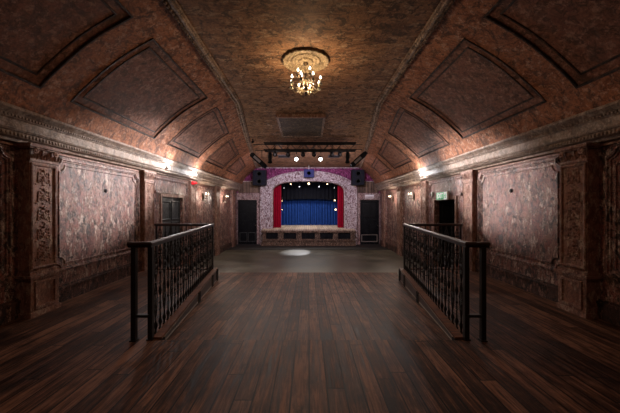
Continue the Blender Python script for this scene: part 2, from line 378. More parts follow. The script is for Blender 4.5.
# ------------------------------------------------------------------ side walls, with a doorway in each
DY0, DY1 = 7.72, 8.98
DT_ = {-1: E+.275, 1: E+.21}; DTOP = E+.275
PIL = [1.45, 4.12, 6.98, 9.66, 12.3, 14.9]
PW = .24
sides = {-1: 'left', 1: 'right'}
for s in (-1, 1):
    DTOP = DT_[s]; L = sides[s]; wl = MB(); x0, x1 = s*W, s*(W+.22); top = E+1.26
    wl.box((x0, YB, -.8), (x1, DY0, top)); wl.box((x0, DY1, -.8), (x1, YE+.2, top)); wl.box((x0, DY0, DTOP), (x1, DY1, top)); wl.box((x0, DY0, -.8), (x1, DY1, fz(8.3)))
    wo = struct(wl.build('wall_'+L, M['wall']), '%s side wall of peeling red and grey plaster with framed panels' % L)
    def fm(u, v, out): return (s*(W-out), u, v)
    def notched(ya, yb_, za, zb, r=.11, n=5):
        pts = []
        for (cy, cz, a0) in ((ya, za, 90), (yb_, za, 180), (yb_, zb, 270), (ya, zb, 0)):
            for i in range(n+1):
                a = math.radians(a0-90*i/n); pts.append((cy+r*math.cos(a), cz+r*math.sin(a)))
        return pts
    sec = [(-.035, 0), (-.030, .022), (-.016, .020), (-.008, .038), (.010, .038), (.018, .020), (.034, .018), (.040, 0)]
    sec2 = [(-.014, 0), (-.008, .016), (.008, .016), (.014, 0)]
    Yb = PIL
    for i in range(len(Yb)-1):
        ya, yb_ = Yb[i]+PW+.10, Yb[i+1]-PW-.10
        z1 = E+.745
        m = MB()
        if i == 2:
            m.sweep2(notched(ya, yb_, DTOP+.10, z1, .07), sec, fm)
        else:
            z0 = .50+ (fz((ya+yb_)/2) if i > 1 else 0)
            m.sweep2(notched(ya, yb_, z0, z1), sec, fm); m.sweep2(notched(ya+.09, yb_-.09, z0+.09, z1-.09), sec2, fm)
        m.build('panel_moulding', M['wall'], wo, auto=35)
    # plain fillet under the cornice and a dado band
    m = MB(); m.box((s*W, YB, E+.80), (s*(W-.03), YE, E+.83)); m.build('picture_rail', M['trimwood'], wo)
    # skirting
    b_ = MB()
    def skirt(ya, yb_):
        za, zb = fz(ya) if ya > PE-.01 else 0, fz(yb_) if yb_ > PE+.01 else 0
        for (h0, h1, t) in ((0, .20, .035), (.20, .235, .05), (.235, .26, .02)):
            v = [(s*W, ya, za+h0), (s*(W-t), ya, za+h0), (s*(W-t), ya, za+h1), (s*W, ya, za+h1)]
            v += [(s*W, yb_, zb+h0), (s*(W-t), yb_, zb+h0), (s*(W-t), yb_, zb+h1), (s*W, yb_, zb+h1)]
            b_.add(v, [(0, 1, 2, 3), (7, 6, 5, 4), (0, 4, 5, 1), (1, 5, 6, 2), (2, 6, 7, 3), (3, 7, 4, 0)])
    skirt(YB, PE-.02); skirt(PE+.04, DY0-.1); skirt(DY1+.1, 12.2); skirt(12.2, YE)
    struct(b_.build('baseboard_'+L, M['wall_low']), 'dark worn skirting along the %s wall' % L)
    # cornice
    CP = [(0, .84), (.08, .85), (.10, .885), (.15, .89), (.165, .90), (.165, .955), (.19, .965), (.205, .985), (.205, 1.095), (.225, 1.11), (.235, 1.14), (.275, 1.175), (.30, 1.185), (.315, 1.20), (.315, 1.228), (.29, 1.24), (.20, 1.25), (0, 1.26)]
    c = MB(); c.prism([(s*(W-a), E+h) for a, h in CP], YB, YE, 'y')
    co = trim(c, M['cornice'], 'heavy moulded plaster cornice along the top of the %s wall' % L, auto=30)
    d = MB(); y = 1.2
    while y < YE-.05:
        d.ball((s*(W-.172), y, E+.926), .020, 5, .7, .9, 1.3); y += .05
    d.build('egg_and_dart_band', M['cornice'], co, smooth=True)
    d = MB(); y = 1.2
    while y < YE-.05:
        d.box((s*(W-.232), y, E+1.118), (s*(W-.252), y+.022, E+1.145)); y += .045
    d.build('dentil_band', M['cornice'], co)

# ---- pilasters (local: wall face at x=0, room towards +x, y along the wall, z up)
D = .18
def scroll(cy, cz, r, turns, dirn, a0, n=22):
    pts = []
    for i in range(n+1):
        t = i/n; a = a0+dirn*turns*2*PI*t; rr = r*(1-.78*t); pts.append((cy+rr*math.cos(a), cz+rr*math.sin(a)))
    return pts
def shaft_mesh():
    m = MB(); m.box((0, -PW+.03, .60), (D-.03, PW-.03, 2.12))
    fm = lambda u, v, out: (D-.03+out, u, v)
    m.sweep2([(-.17, .66), (.17, .66), (.17, 2.05), (-.17, 2.05)], [(-.03, 0), (-.028, .022), (-.012, .03), (.004, .022), (.008, 0)], fm)
    return m
def relief_mesh():
    m = MB(); X = D-.028
    for k in range(5):
        z = .74+k*.262
        for sg in (-1, 1):
            for (cy, cz, r, tr, dr, a0) in ((.062, .05, .045, 1.2, -1, PI), (.055, .155, .040, 1.1, 1, PI*1.1)):
                p = scroll(sg*cy, z+cz, r, tr, dr*sg, a0 if sg > 0 else PI-a0)
                m.tube([(X+.004, a, b) for a, b in p], [.011-.006*i/len(p) for i in range(len(p))], 5)
            m.ball((X, sg*.085, z+.105), .020, 5, .6, .6, 1.6); m.ball((X, sg*.035, z+.215), .022, 5, .6, 1.3, .6)
            m.ball((X, sg*.11, z+.01), .02, 5, .5, 1, .8)
        m.ball((X, 0, z+.10), .026, 6, .8, .8, 1.7); m.ball((X+.004, 0, z+.2), .024, 6, .9, 1, 1); m.ball((X, 0, z+.0), .02, 6, .8, 1.5, .7)
    for k in range(11): m.ball((X, .02*(-1)**k, .74+k*.122), .014, 5, .7, .8, 2.6)
    return m
def capital_mesh():
    m = MB(); z = 2.10
    m.box((0, -PW+.02, z), (D-.01, PW-.02, z+.035)); m.box((0, -PW+.035, z+.035), (D-.03, PW-.035, z+.19))
    m.box((0, -PW-.02, z+.19), (D+.035, PW+.02, z+.235)); m.box((0, -PW, z+.17), (D+.01, PW, z+.19))
    def leaf(cy, z0, h, wd, out):
        def g(u, v):
            t = v; ww = wd*math.sin(PI*min(1, .25+.75*t))*(1-.35*t)
            curl = out*(t**2.2); zz = z0+h*(t-.25*max(0, t-.75)*4*t)
            rib = .012*math.cos((u-.5)*5*PI)
            return (D-.028+curl+rib*(1-t*.5)+.006, cy+(u-.5)*2*ww*.5, zz)
        m.grid(g, 8, 7)
    for cy in (-.14, 0, .14): leaf(cy, z+.03, .10, .13, .05)
    for cy in (-.07, .07): leaf(cy, z+.07, .11, .11, .055)
    for sg in (-1, 1):
        p = scroll(sg*.165, z+.14, .045, 1.3, sg, PI/2)
        m.tube([(D+.01, a, b) for a, b in p], .011, 6); m.ball((D+.01, sg*.165, z+.14), .018, 5)
    m.ball((D+.02, 0, z+.2), .03, 6, .7, 1.2, .8)
    return m
def pedestal_mesh(d):
    m = MB(); z0 = -d
    m.box((0, -PW+.02, z0), (D, PW-.02, .50), 0)
    m.box((0, -PW-.0, z0), (D+.02, PW+.0, z0+.06)); m.box((0, -PW, .50), (D+.02, PW, .53)); m.box((0, -PW-.02, .53), (D+.035, PW+.02, .56)); m.box((0, -PW+.01, .56), (D, PW-.01, .60))
    fm = lambda u, v, out: (D+out, u, v)
    m.sweep2([(-.14, z0+.12), (.14, z0+.12), (.14, .44), (-.14, .44)], [(-.028, 0), (-.026, .02), (.004, .02), (.01, .0)], fm)
    return m
tpl = None
for s in (-1, 1):
    for i, y in enumerate(PIL):
        ti[0] += 1; nm = 'trim_%d' % ti[0]
        root = bpy.data.objects.new(nm, None); C.objects.link(root); root.location = (s*W, y, 0); root.rotation_euler = (0, 0, 0 if s < 0 else PI)
        if i > 1: root.scale = (.55, 1, 1)
        where = ['beyond the picture edge', 'nearest the camera', 'level with the far half of the railing', 'just past the side door', 'between the two wall sconces', 'nearest the stage wall'][i]
        struct(root, 'plaster pilaster with scroll relief on the %s wall, %s' % (sides[s], where))
        if tpl is None:
            tpl = {'shaft': shaft_mesh().build('shaft', M['trimwood'], root), 'scroll_relief': relief_mesh().build('scroll_relief', M['trimwood'], root, smooth=True),
                   'capital': capital_mesh().build('capital', M['trimwood'], root, auto=35)}
        else:
            for k_, o in tpl.items(): c = o.copy(); C.objects.link(c); c.parent = root
        pedestal_mesh(0 if y < PE else -fz(y)).build('pedestal', M['trimwood'], root)

# ------------------------------------------------------------------ ceiling
cl = MB(); ys = [YB, 7.4, 8.5, 9.6, 10.8, 12, 13.2, 14.4, YE+.1]
for i in range(len(ys)-1):
    a, b = ys[i], ys[i+1]; xa, xb = prof(stop(a))[0], prof(stop(b))[0]
    cl.add([(-xa, a, E+H(a)), (xa, a, E+H(a)), (xb, b, E+H(b)), (-xb, b, E+H(b)), (-xa, a, E+H(a)+.1), (xa, a, E+H(a)+.1), (xb, b, E+H(b)+.1), (-xb, b, E+H(b)+.1)], [(0, 1, 2, 3), (4, 5, 6, 7)])
ceil = struct(cl.build('ceiling', M['ceil']), 'brown worn ceiling with curved panelled sides')
COF = [(1.55, 3.74), (4.24, 6.52), (7.14, 9.12), (9.75, 11.68), (12.2, 13.95)]
def s1(y): return max(S0+.05, stop(y)-.53)
for s in (-1, 1):
    m = MB()
    ycuts = [YB, 0]
    for a, b in COF: ycuts += [a+(b-a)*k/8 for k in range(9)]
    ycuts += [14.6, YE+.1]
    bands = []
    for i in range(len(ycuts)-1):
        ya, yb_ = ycuts[i], ycuts[i+1]
        inside = any(a-1e-6 <= ya and yb_ <= b+1e-6 for a, b in COF)
        def band(sa, sb, n):
            m.grid(lambda u, v: cove_pt(s, (sa(ya+(yb_-ya)*v)*(1-u)+sb(ya+(yb_-ya)*v)*u), ya+(yb_-ya)*v, 0), n, 1)
        if inside: band(lambda y: 0, lambda y: S0, 3); band(s1, stop, 5)
        else: band(lambda y: 0, lambda y: stop(y), 26)
    cv = m.build('cove', M['cove'], ceil, auto=40); cv['label'] = 'ochre brown curved %s side of the ceiling between its panels' % sides[s]
    for (a, b) in COF:
        def fmap(u, v, out): return cove_pt(s, S0+(s1(u)-S0)*v, u, out)      # u = y, v = 0..1 up the cove
        dp = -.014
        fld = MB(); fld.grid(lambda u, v: fmap(a+(b-a)*u, v, dp), 8, 14)
        n = 12
        fld.grid(lambda u, v: fmap(a, u, dp*v), n, 1); fld.grid(lambda u, v: fmap(b, u, dp*v), n, 1)
        fld.grid(lambda u, v: fmap(a+(b-a)*u, 0, dp*v), n, 1); fld.grid(lambda u, v: fmap(a+(b-a)*u, 1, dp*v), n, 1)
        cp = fld.build('coffer_panel', M['coffer'], ceil, auto=40)
        # mouldings drawn in metres: (y, s) space
        for (ins, sec_, mt) in ((.0, [(-.018, 0), (-.014, .010), (.0, .012), (.010, .008), (.016, dp)], 'coffer_line'), (.13, [(-.016, dp), (-.009, dp+.010), (.008, dp+.010), (.015, dp)], 'coffer_line')):
            path = []
            A, B = a+ins, b-ins
            g = lambda y: s1(y)-ins
            path += [(A+(B-A)*k/10, S0+ins) for k in range(10)]
            path += [(B, S0+ins+(g(B)-S0-ins)*k/12) for k in range(12)]
            path += [(B-(B-A)*k/10, g(B-(B-A)*k/10)) for k in range(10)]
            path += [(A, g(A)+(S0+ins-g(A))*k/12) for k in range(12)]
            if g(B)-S0-ins < .08: continue
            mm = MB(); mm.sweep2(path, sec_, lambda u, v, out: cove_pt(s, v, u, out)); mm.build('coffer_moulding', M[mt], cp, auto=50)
    # beaded moulding where the cove meets the flat
    m = MB(); bd = MB(); yy = [YB, 0, 2, 4, 6, 7.0, 7.3, 7.5, 7.8, 8.4, 9.2, 10, 10.8, 11.6, 12.4, 13.2, 14, 14.8, YE]
    def mp(y, lat, out):
        x = prof(stop(y))[0]; return (s*(x+lat), y, E+H(y)+(-out if lat <= 0 else -out-lat*.42))
    secm = [(-.075, 0), (-.07, .03), (-.045, .035), (-.035, .06), (.0, .065), (.02, .045), (.06, .045), (.075, .02), (.08, 0)]
    for i in range(len(yy)-1):
        a, b = yy[i], yy[i+1]
        m.grid(lambda u, v: mp(a+(b-a)*u, *secm[round(v*8)]), 1, 8)
    tr = trim(m, M['mould'], 'beaded plaster moulding between flat ceiling and %s curved side' % sides[s], auto=40)
    y = 2.2
    while y < YE-.1:
        bd.ball(mp(y, .035, .055), .026, 4, 1, 1.2, 1); y += .075
    bd.build('bead_row', M['mould'], tr, smooth=True)

# ------------------------------------------------------------------ stage wall with arched opening
AO = 1.92
def z_in(x): return E+.90+.475*max(0, 1-abs(x/AO)**3)**.5
def z_out(x): return E+.86+1.08*max(0, 1-(abs(x)/2.62)**2)**.5
def z_top(x):
    ax = abs(x); best = E+H(YE)
    for i in range(len(PC)-1):
        if PC[i][0] >= ax > PC[i+1][0]: best = min(best, E+PC[i][1])
    if ax > 3.6: best = E+1.26
    return best+.03
ew = MB()
DOOR = [(-3.82, -2.78), (2.78, 3.82)]; DT = E+.385
def col(xa, xb, za, zb, y=YE, t=.2):
    ew.add([(xa, y, za(xa)), (xb, y, za(xb)), (xb, y, zb(xb)), (xa, y, zb(xa)), (xa, y+t, za(xa)), (xb, y+t, za(xb)), (xb, y+t, zb(xb)), (xa, y+t, zb(xa))],
           [(0, 1, 2, 3), (7, 6, 5, 4), (0, 4, 5, 1), (3, 2, 6, 7), (0, 3, 7, 4), (1, 5, 6, 2)])
ZP = E+.75
lo = lambda x: LOW-.02
mid_ = lambda x: ZP
for (a, b) in ((-W, -3.82), (-2.78, -AO), (AO, 2.78), (3.82, W)): col(a, b, lo, mid_)
for a, b in DOOR: col(a, b, lambda x: DT, mid_)
ewo = struct(ew.build('wall_stage', M['endwall']), 'end wall of pinkish plaster around the arched stage opening')
ew = MB(); N = 48
for i in range(N):
    a, b = -W+2*W*i/N, -W+2*W*(i+1)/N
    if abs((a+b)/2) < AO: col(a, b, lambda x: max(ZP, z_in(x)+.04), z_top)
    else: col(a, b, mid_, z_top)
ew.build('painted_frieze', M['purple'], ewo)['label'] = 'purple painted upper band of the stage wall'
m = MB(); m.tube([(-2.95, YE-.03, E+H(YE)-.03), (2.95, YE-.03, E+H(YE)-.03)], .03, 6)
for s in (-1, 1): m.box((s*2.55, YE-.04, E+1.36), (s*3.55, YE, E+1.40))
m.build('frieze_moulding', M['arch'], ewo)
for s in (-1, 1):
    m = MB(); m.box((s*2.62, YE-.03, E+.76), (s*3.78, YE, E+1.35)); m.build('plank_panel', M['plank'], ewo)
    m = MB(); a, b = (2.78, 3.82)
    m.box((s*2.66, YE-.05, LOW), (s*2.78, YE, DT+.12)); m.box((s*2.78, YE-.05, DT), (s*3.82, YE, DT+.12)); m.box((s*3.82, YE-.05, LOW), (s*3.87, YE, DT+.12))
    m.box((s*2.60, YE-.08, DT+.12), (s*3.87, YE, DT+.17))
    m.build('door_casing', M['endwall'], ewo)
# arch band
m = MB(); n = 40; inn = []; out_ = []
inn.append((-AO, LOW)); out_.append((-2.60, LOW))
for i in range(n+1):
    t = -1+2*i/n; t = math.copysign(1-(1-abs(t))**1.7, t)
    xi, xo = t*AO, t*2.60
    inn.append((xi, z_in(xi))); out_.append((xo, z_out(xo)))
inn.append((AO, LOW)); out_.append((2.60, LOW))
K = len(inn); vv = [(x, YE-.12, z) for x, z in inn]+[(x, YE-.12, z) for x, z in out_]+[(x, YE+.22, z) for x, z in inn]+[(x, YE, z) for x, z in out_]
ff = []
for i in range(K-1): ff += [(i, i+1, K+i+1, K+i), (i, i+1, 2*K+i+1, 2*K+i), (K+i, K+i+1, 3*K+i+1, 3*K+i)]
m.add(vv, ff)
ar = trim(m, M['arch'], 'broad pale textured arch framing the stage opening')
fm = lambda u, v, out: (u, YE-.12-out, v)
for pts, nm in ((inn, 'inner'), (out_, 'outer')):
    m = MB(); sg = 1 if nm == 'inner' else -1
    m.sweep2(pts, [(0, 0), (sg*.01, .05), (sg*.06, .055), (sg*.085, .02), (sg*.12, .02), (sg*.13, 0)], fm, closed=False); m.build('arch_moulding', M['arch'], ar, auto=35)
m = MB()   # lozenge relief between the mouldings
for i in range(1, K-1):
    a = Vector(inn[i]).lerp(Vector(out_[i]), .5); m.ball((a.x, YE-.12, a.y), .045, 4, 1, .5, 1)
for s in (-1, 1):
    for k in range(9): m.ball((s*2.26, YE-.12, LOW+1.0+k*.155), .045, 4, 1, .5, 1)
m.build('arch_relief', M['arch'], ar, smooth=True)

# backstage box
m = MB(); m.box((-3.4, YE+.2, -.6), (-3.3, 20, E+2.2)); m.box((3.3, YE+.2, -.6), (3.4, 20, E+2.2)); m.box((-3.4, 19.9, -.6), (3.4, 20, E+2.2)); m.box((-3.4, YE+.2, E+2.1), (3.4, 20, E+2.2))
struct(m.build('wall_backstage', M['black']), 'black walls of the space behind the stage opening')

# ------------------------------------------------------------------ doors
def door(name, x, y, z0, wd, ht, face, mat, label, style):
    """face: 'y' leaf in the xz plane facing -y; else +1/-1 leaf in the yz plane facing that x direction"""
    root = bpy.data.objects.new(name, None); C.objects.link(root); root.location = (x, y, z0)
    root.rotation_euler = (0, 0, {'y': 0, 1: PI/2, -1: -PI/2}.get(face, face if isinstance(face, float) else 0)); struct(root, label)
    m = MB(); m.box((-wd/2, 0, 0), (wd/2, .045, ht)); m.build('leaf', mat, root)
    fm = lambda u, v, out: (u, -out, v)
    def pan(xa, xb, za, zb, mm=mat):
        p = MB(); p.sweep2([(xa, za), (xb, za), (xb, zb), (xa, zb)], [(-.022, 0), (-.016, .018), (.0, .022), (.014, .006), (.02, .0)], fm); p.build('door_panel', mm, root)
    hw = wd/2-.10
    if style == 'slat':
        for k in range(7):
            p = MB(); z = .95+k*.19; p.box((-hw, -.02, z), (hw, 0, z+.15), .006); p.build('door_board', mat, root)
        pan(-hw, -.04, .15, .62, M['greydoor']); pan(.04, hw, .15, .62, M['greydoor'])
    elif style == 'outline':
        pan(-hw, hw, .14, .5, M['chalk']); pan(-hw, -.05, .62, 1.3); pan(.05, hw, .62, 1.3); pan(-hw, hw, 1.42, ht-.12)
    else:
        for za, zb in ((.14, .75), (.87, 1.35), (1.45, ht-.12)):
            pan(-hw, -.05, za, zb); pan(.05, hw, za, zb)
    h = MB(); h.lathe([(.028, 0), (.028, .008), (.01, .012), (.01, .04), (.024, .045), (.026, .06), (.015, .07)], 10, (wd/2-.07, -.0, 1.02), Matrix.Rotation(PI/2, 3, 'X')); h.build('door_handle', M['brass'], root, smooth=True)
    return root
hE = DT-LOW-.01
door('door_1', -3.30, YE+.06, LOW+.006, 1.03, hE, 'y', M['blackpaint'], 'black boarded door left of the stage', 'slat')
door('door_2', 3.30, YE+.06, LOW+.006, 1.03, hE, 'y', M['blackpaint'], 'black panelled door right of the stage under a paper notice', 'outline')
ym = (DY0+DY1)/2
DTOP = DT_[-1]
door('door_3', -W-.05, ym, fz(DY0)+.0, DY1-DY0-.02, DTOP-fz(DY0)-.01, 1, M['greydoor'], 'closed grey panelled door in the left wall behind the railing', 'six')
DTOP = DT_[1]
door('door_4', W+.10+.40, DY1-.20, fz(8.6), .84, DTOP-fz(8.6)-.03, -.38, M['blackpaint'], 'black door standing open into the passage off the right wall', 'six')
for s in (-1, 1):
    m = MB(); DTOP = DT_[s]
    for (a, b) in ((DY0-.09, DY0), (DY1, DY1+.09)): m.box((s*(W-.03), a, fz(a)), (s*W, b, DTOP+.09))
    m.box((s*(W-.03), DY0, DTOP), (s*W, DY1, DTOP+.09)); trim(m, M['trimwood'], 'door casing round the %s side doorway' % sides[s])
m = MB(); X = W+.22
m.box((X, DY0-.5, -.7), (X+1.5, DY0-.45, DTOP+.3)); m.box((X+1.45, DY0-.5, -.7), (X+1.5, 10.2, DTOP+.3)); m.box((X, 10.2, -.7), (X+1.5, 10.25, DTOP+.3)); m.box((X, DY0-.5, DTOP+.3), (X+1.5, 10.2, DTOP+.35)); m.box((X, DY0-.5, -.7), (X+1.5, 10.2, fz(8.3)-.01))
struct(m.build('wall_passage', M['wall_low']), 'dark passage beyond the open side door')

# ------------------------------------------------------------------ railings
def baluster_mesh(ornate):
    m = MB()
    m.lathe([(.020, 0), (.022, .012), (.012, .02), (.010, .04), (.018, .065), (.024, .085), (.021, .105), (.010, .13), (.008, .16), (.007, .30), (.015, .31), (.015, .325), (.007, .335), (.007, .66), (.015, .67), (.015, .69), (.007, .70), (.007, .94), (.014, .95), (.014, .965), (.009, .975), (.009, 1.045)], 8)
    if ornate:
        for z, hgt in ((.18, .40), (.62, .34)):
            for sg in (-1, 1):
                pts = [(sg*(.006+.042*math.sin(PI*t)**.8), 0, z+hgt*t) for t in [i/12 for i in range(13)]]
                m.tube(pts, .0065, 5)
                for cz, dr in ((z+hgt*.28, 1), (z+hgt*.72, -1)):
                    p = scroll(sg*.024, cz, .026, 1.1, dr*sg, PI/2 if dr > 0 else -PI/2, 12); m.tube([(a, 0, b) for a, b in p], .0048, 5)
                m.ball((sg*.012, 0, z+hgt*.5), .015, 5, 1, .6, 1.4); m.ball((sg*.04, 0, z+hgt*.5), .011, 5, 1, .6, 1.5)
            m.ball((0, 0, z+hgt), .018, 6, 1, .7, 1.2)
    else:
        for z in (.46, .80): m.lathe([(.007, -.06), (.016, -.03), (.022, 0), (.016, .03), (.007, .06)], 8, (0, 0, z))
        for sg in (-1, 1):
            for z in (.24, .56, .88):
                p = scroll(sg*.022, z, .022, .9, sg, PI/2, 10); m.tube([(a, 0, b) for a, b in p], .0048, 5)
    return m
bal = [None, None]
for s in (-1, 1):
    L = sides[s]; root = thing('railing', (s*1.77, Y1+.03, 0), 'black cast-iron railing with dark handrail along the %s side of the ramp' % L, 'railing')
    def lx(x, y): return (x-s*1.77, y-Y1-.03)
    P0 = (s*1.765, Y1+.0); P1 = (s*(1.765+.135*3.62), Y1+3.62); P2 = (s*3.62, P1[1]+.02); PN = (s*2.0, Y1-.01)
    # handrail: near stub, long run, far return
    m = MB(); path = [lx(*PN), lx(*P0), lx(*P1), lx(*P2)]
    secr = [(-.030, 1.055), (-.034, 1.066), (-.032, 1.080), (-.018, 1.092), (.018, 1.092), (.032, 1.080), (.034, 1.066), (.030, 1.055), (-.030, 1.055)]
    m.sweep2(path, secr, lambda u, v, out: (u, v, out), closed=False)
    for e in (0, 3):
        pass
    k = len(secr)-1
    m.f.append(tuple(range(k))); m.f.append(tuple(3*(k+1)+i for i in range(k)))
    m.build('handrail', M['rail'], root, auto=30)
    m = MB(); m.sweep2(path, [(-.018, 1.030), (-.018, 1.055), (.018, 1.055), (.018, 1.030), (-.018, 1.030)], lambda u, v, out: (u, v, out), closed=False); m.build('rail_bar', M['iron'], root)
    for (px, py) in ((s*1.765, Y1+.02), (s*1.935, Y1-.01)):
        a, b = lx(px, py); m = MB(); m.box((a-.026, b-.026, .0), (a+.026, b+.026, 1.035), .003); m.box((a-.036, b-.036, 0), (a+.036, b+.036, .012)); m.build('post', M['iron'], root)
    a0, b0 = lx(s*1.765, Y1+.02); a1, b1 = lx(s*1.935, Y1-.01)
    m = MB(); m.box((min(a0, a1), min(b0, b1)-.012, .255), (max(a0, a1), max(b0, b1)+.012, .285)); m.build('stretcher', M['iron'], root)
    for (px, py) in (P1, (s*3.58, P2[1])):
        a, b = lx(px, py); m = MB(); m.box((a-.018, b-.018, .0), (a+.018, b+.018, 1.035)); m.build('post', M['iron'], root)
    # balusters
    n = 25; ang = math.atan2(P1[1]-P0[1], P1[0]-P0[0])
    spots = [(P0[0]+(P1[0]-P0[0])*t, P0[1]+(P1[1]-P0[1])*t, ang) for t in [(.17+.141*i)/3.66 for i in range(n)]]
    spots += [(P1[0]+(P2[0]-P1[0])*t, P1[1]+(P2[1]-P1[1])*t, 0) for t in [(i+1)/11 for i in range(10)]]
    for i, (x, y, an) in enumerate(spots):
        kf = i % 2
        if bal[kf] is None: o = baluster_mesh(kf == 0).build('baluster', M['iron'], root, auto=50); bal[kf] = o
        else: o = bal[kf].copy(); C.objects.link(o); o.parent = root
        a, b = lx(x, y); o.location = (a, b, .003); o.rotation_euler = (0, 0, an)

# ------------------------------------------------------------------ chandelier and medallion
med = MB(); n = 96
def medp(r, k, z):
    a = 2*PI*k/n; q = .915+(.06*abs(math.cos(a*11)) if r > .40 else (.02*math.cos(a*16) if r > .2 else 0)); return (r*q*math.cos(a), r*q*math.sin(a), z)
prf = [(.445, 0), (.445, -.035), (.43, -.05), (.40, -.045), (.37, -.02), (.30, -.018), (.28, -.035), (.25, -.035), (.23, -.02), (.15, -.02), (.13, -.045), (.08, -.05), (.05, -.06), (.001, -.06)]
vv = [medp(r_, k, z) for r_, z in prf for k in range(n)]; ff = []
for i in range(len(prf)-1):
    for k in range(n): ff.append((i*n+k, i*n+(k+1) % n, (i+1)*n+(k+1) % n, (i+1)*n+k))
med.add(vv, ff)
for k in range(16):
    a = 2*PI*k/16; med.ball((.335*math.cos(a), .335*math.sin(a), -.02), .03, 5, 1, 1, .5); med.ball((.19*math.cos(a), .19*math.sin(a), -.02), .02, 5, 1, 1, .6)
mo = med.build('ceiling_medallion', M['medallion'], loc=(-.05, 5.3, E+2.66), auto=40)
tag(mo, 'pale scalloped round plaster medallion on the ceiling above the chandelier', 'ceiling medallion')
ch = thing('chandelier', (-.05, 5.3, E+2.60), 'brass chandelier of lit candle bulbs hanging from the round ceiling medallion', 'chandelier')
m = MB(); m.lathe([(.05, 0), (.052, -.012), (.035, -.03), (.015, -.045), (.006, -.055)], 14); m.build('ceiling_cup', M['darkbrass'], ch, smooth=True)
m = MB()
for k in range(5):
    z = -.07-k*.028; pts = [(.009*math.cos(a) if k % 2 else 0, 0 if k % 2 else .009*math.cos(a), z+.017*math.sin(a)) for a in [2*PI*i/10 for i in range(11)]]
    m.tube(pts, .0028, 5)
m.build('chain', M['brass'], ch, smooth=True)
m = MB(); m.lathe([(.005, -.195), (.02, -.21), (.012, -.23), (.008, -.26), (.03, -.28), (.036, -.30), (.018, -.33), (.012, -.38), (.028, -.40), (.045, -.43), (.05, -.45), (.03, -.48), (.012, -.50)], 16); m.build('body', M['brass'], ch, smooth=True)
m = MB(); m.lathe([(.012, -.50), (.04, -.515), (.045, -.53), (.02, -.55), (.012, -.56), (.02, -.575), (.001, -.60)], 14); m.build('bottom_finial', M['darkbrass'], ch, smooth=True)
def arm(ang, r, zc, z0, par):
    ca, sa = math.cos(ang), math.sin(ang)
    pts = []
    for i in range(15):
        t = i/14; rr = .035+(r-.035)*t; z = z0+(zc-z0)*t-.085*math.sin(PI*t)*(1 if t < .8 else 1)+.02*math.sin(2*PI*t)
        pts.append((rr*ca, rr*sa, z))
    m = MB(); m.tube(pts, .006, 6)
    p = scroll(.13*r/.28, 0, .03, 1.2, 1, 0, 12); m.tube([((.06+a*.6)*ca, (.06+a*.6)*sa, z0+(zc-z0)*.3+b-.02) for a, b in p], .004, 5)
    ao = m.build('arm', M['brass'], par, auto=40)
    m = MB(); m.lathe([(.004, -.03), (.026, -.012), (.036, 0), (.032, .004), (.012, .005), (.013, .02)], 10, (r*ca, r*sa, zc)); m.build('drip_cup', M['darkbrass'], ao, smooth=True)
    m = MB(); m.lathe([(.011, .018), (.011, .075), (.009, .078)], 8, (r*ca, r*sa, zc)); m.build('candle_tube', M['candle'], ao, smooth=True)
    m = MB(); m.lathe([(.008, .076), (.016, .088), (.018, .10), (.012, .120), (.001, .142)], 8, (r*ca, r*sa, zc)); m.build('bulb', M['flame'], ao, smooth=True)
    for q in range(5):
        d = MB()
        aa = ang+q*2*PI/5; cx, cy = r*ca+.031*math.cos(aa), r*sa+.031*math.sin(aa)
        d.lathe([(.001, 0), (.006, -.014), (.005, -.022), (.001, -.036)], 5, (cx, cy, zc-.004)); d.build('glass_drop', M['crystal'], ao)
for k in range(8): arm(2*PI*(k+.5)/8+.1, .275, -.395, -.45, ch)
for k in range(4): arm(2*PI*k/4+.5, .155, -.255, -.30, ch)
for k in range(8):      # strings of glass between the tiers
    a = 2*PI*k/8+.5; pp = [((.02+.20*t)*math.cos(a), (.02+.20*t)*math.sin(a), -.22-.20*t-.05*math.sin(PI*t)) for t in [j/24 for j in range(25)]]
    m = MB(); m.tube(pp, [.0062 if j % 3 == 1 else .0018 for j in range(25)], 5); m.build('glass_string', M['crystal'], ch, smooth=True)

# hatch, detectors, vents on the sloping ceiling
slope = math.atan(.062)
def on_ceiling(x, y, drop=0): return (x, y, E+H(y)-drop)
def tilt(o): o.rotation_euler = (-slope, 0, 0); return o
hx = -.23
ht = thing('ceiling_hatch', on_ceiling(-.22, 9.2), 'rectangular brown hatch framed on the ceiling above the lighting truss', 'hatch'); tilt(ht)
m = MB(); m.box((-.65, -.95, -.035), (.65, .95, -.0)); m.build('panel', M['hatch'], ht)
for (a, b, nm) in (((-.70, -1.0, -.10), (.70, -.93, 0), 0), ((-.70, .93, -.06), (.70, 1.0, 0), 0), ((-.70, -.93, -.06), (-.64, .93, 0), 0), ((.64, -.93, -.06), (.70, .93, 0), 0)):
    m = MB(); m.box(a, b); m.build('frame_batten', M['mould'] if a[2] > -.08 else M['trimwood'], ht)
m = MB(); m.lathe([(.001, -.05), (.035, -.048), (.055, -.03), (.06, 0)], 16); o = m.build('smoke_detector', M['mould'], loc=on_ceiling(-1.22, 8.95), smooth=True); tilt(o); tag(o, 'small pale smoke detector on the ceiling left of the hatch', 'smoke detector')
o = thing('ceiling_sensor', on_ceiling(-2.02, 10.6, 0), 'small black ball-shaped sensor under the ceiling by the left moulding', 'sensor')
m = MB(); m.lathe([(.03, 0), (.03, -.02), (.012, -.025), (.012, -.06)], 10); m.build('mount', M['black'], o, smooth=True); m = MB(); m.ball((0, 0, -.10), .05, 10); m.build('ball', M['black'], o, smooth=True)
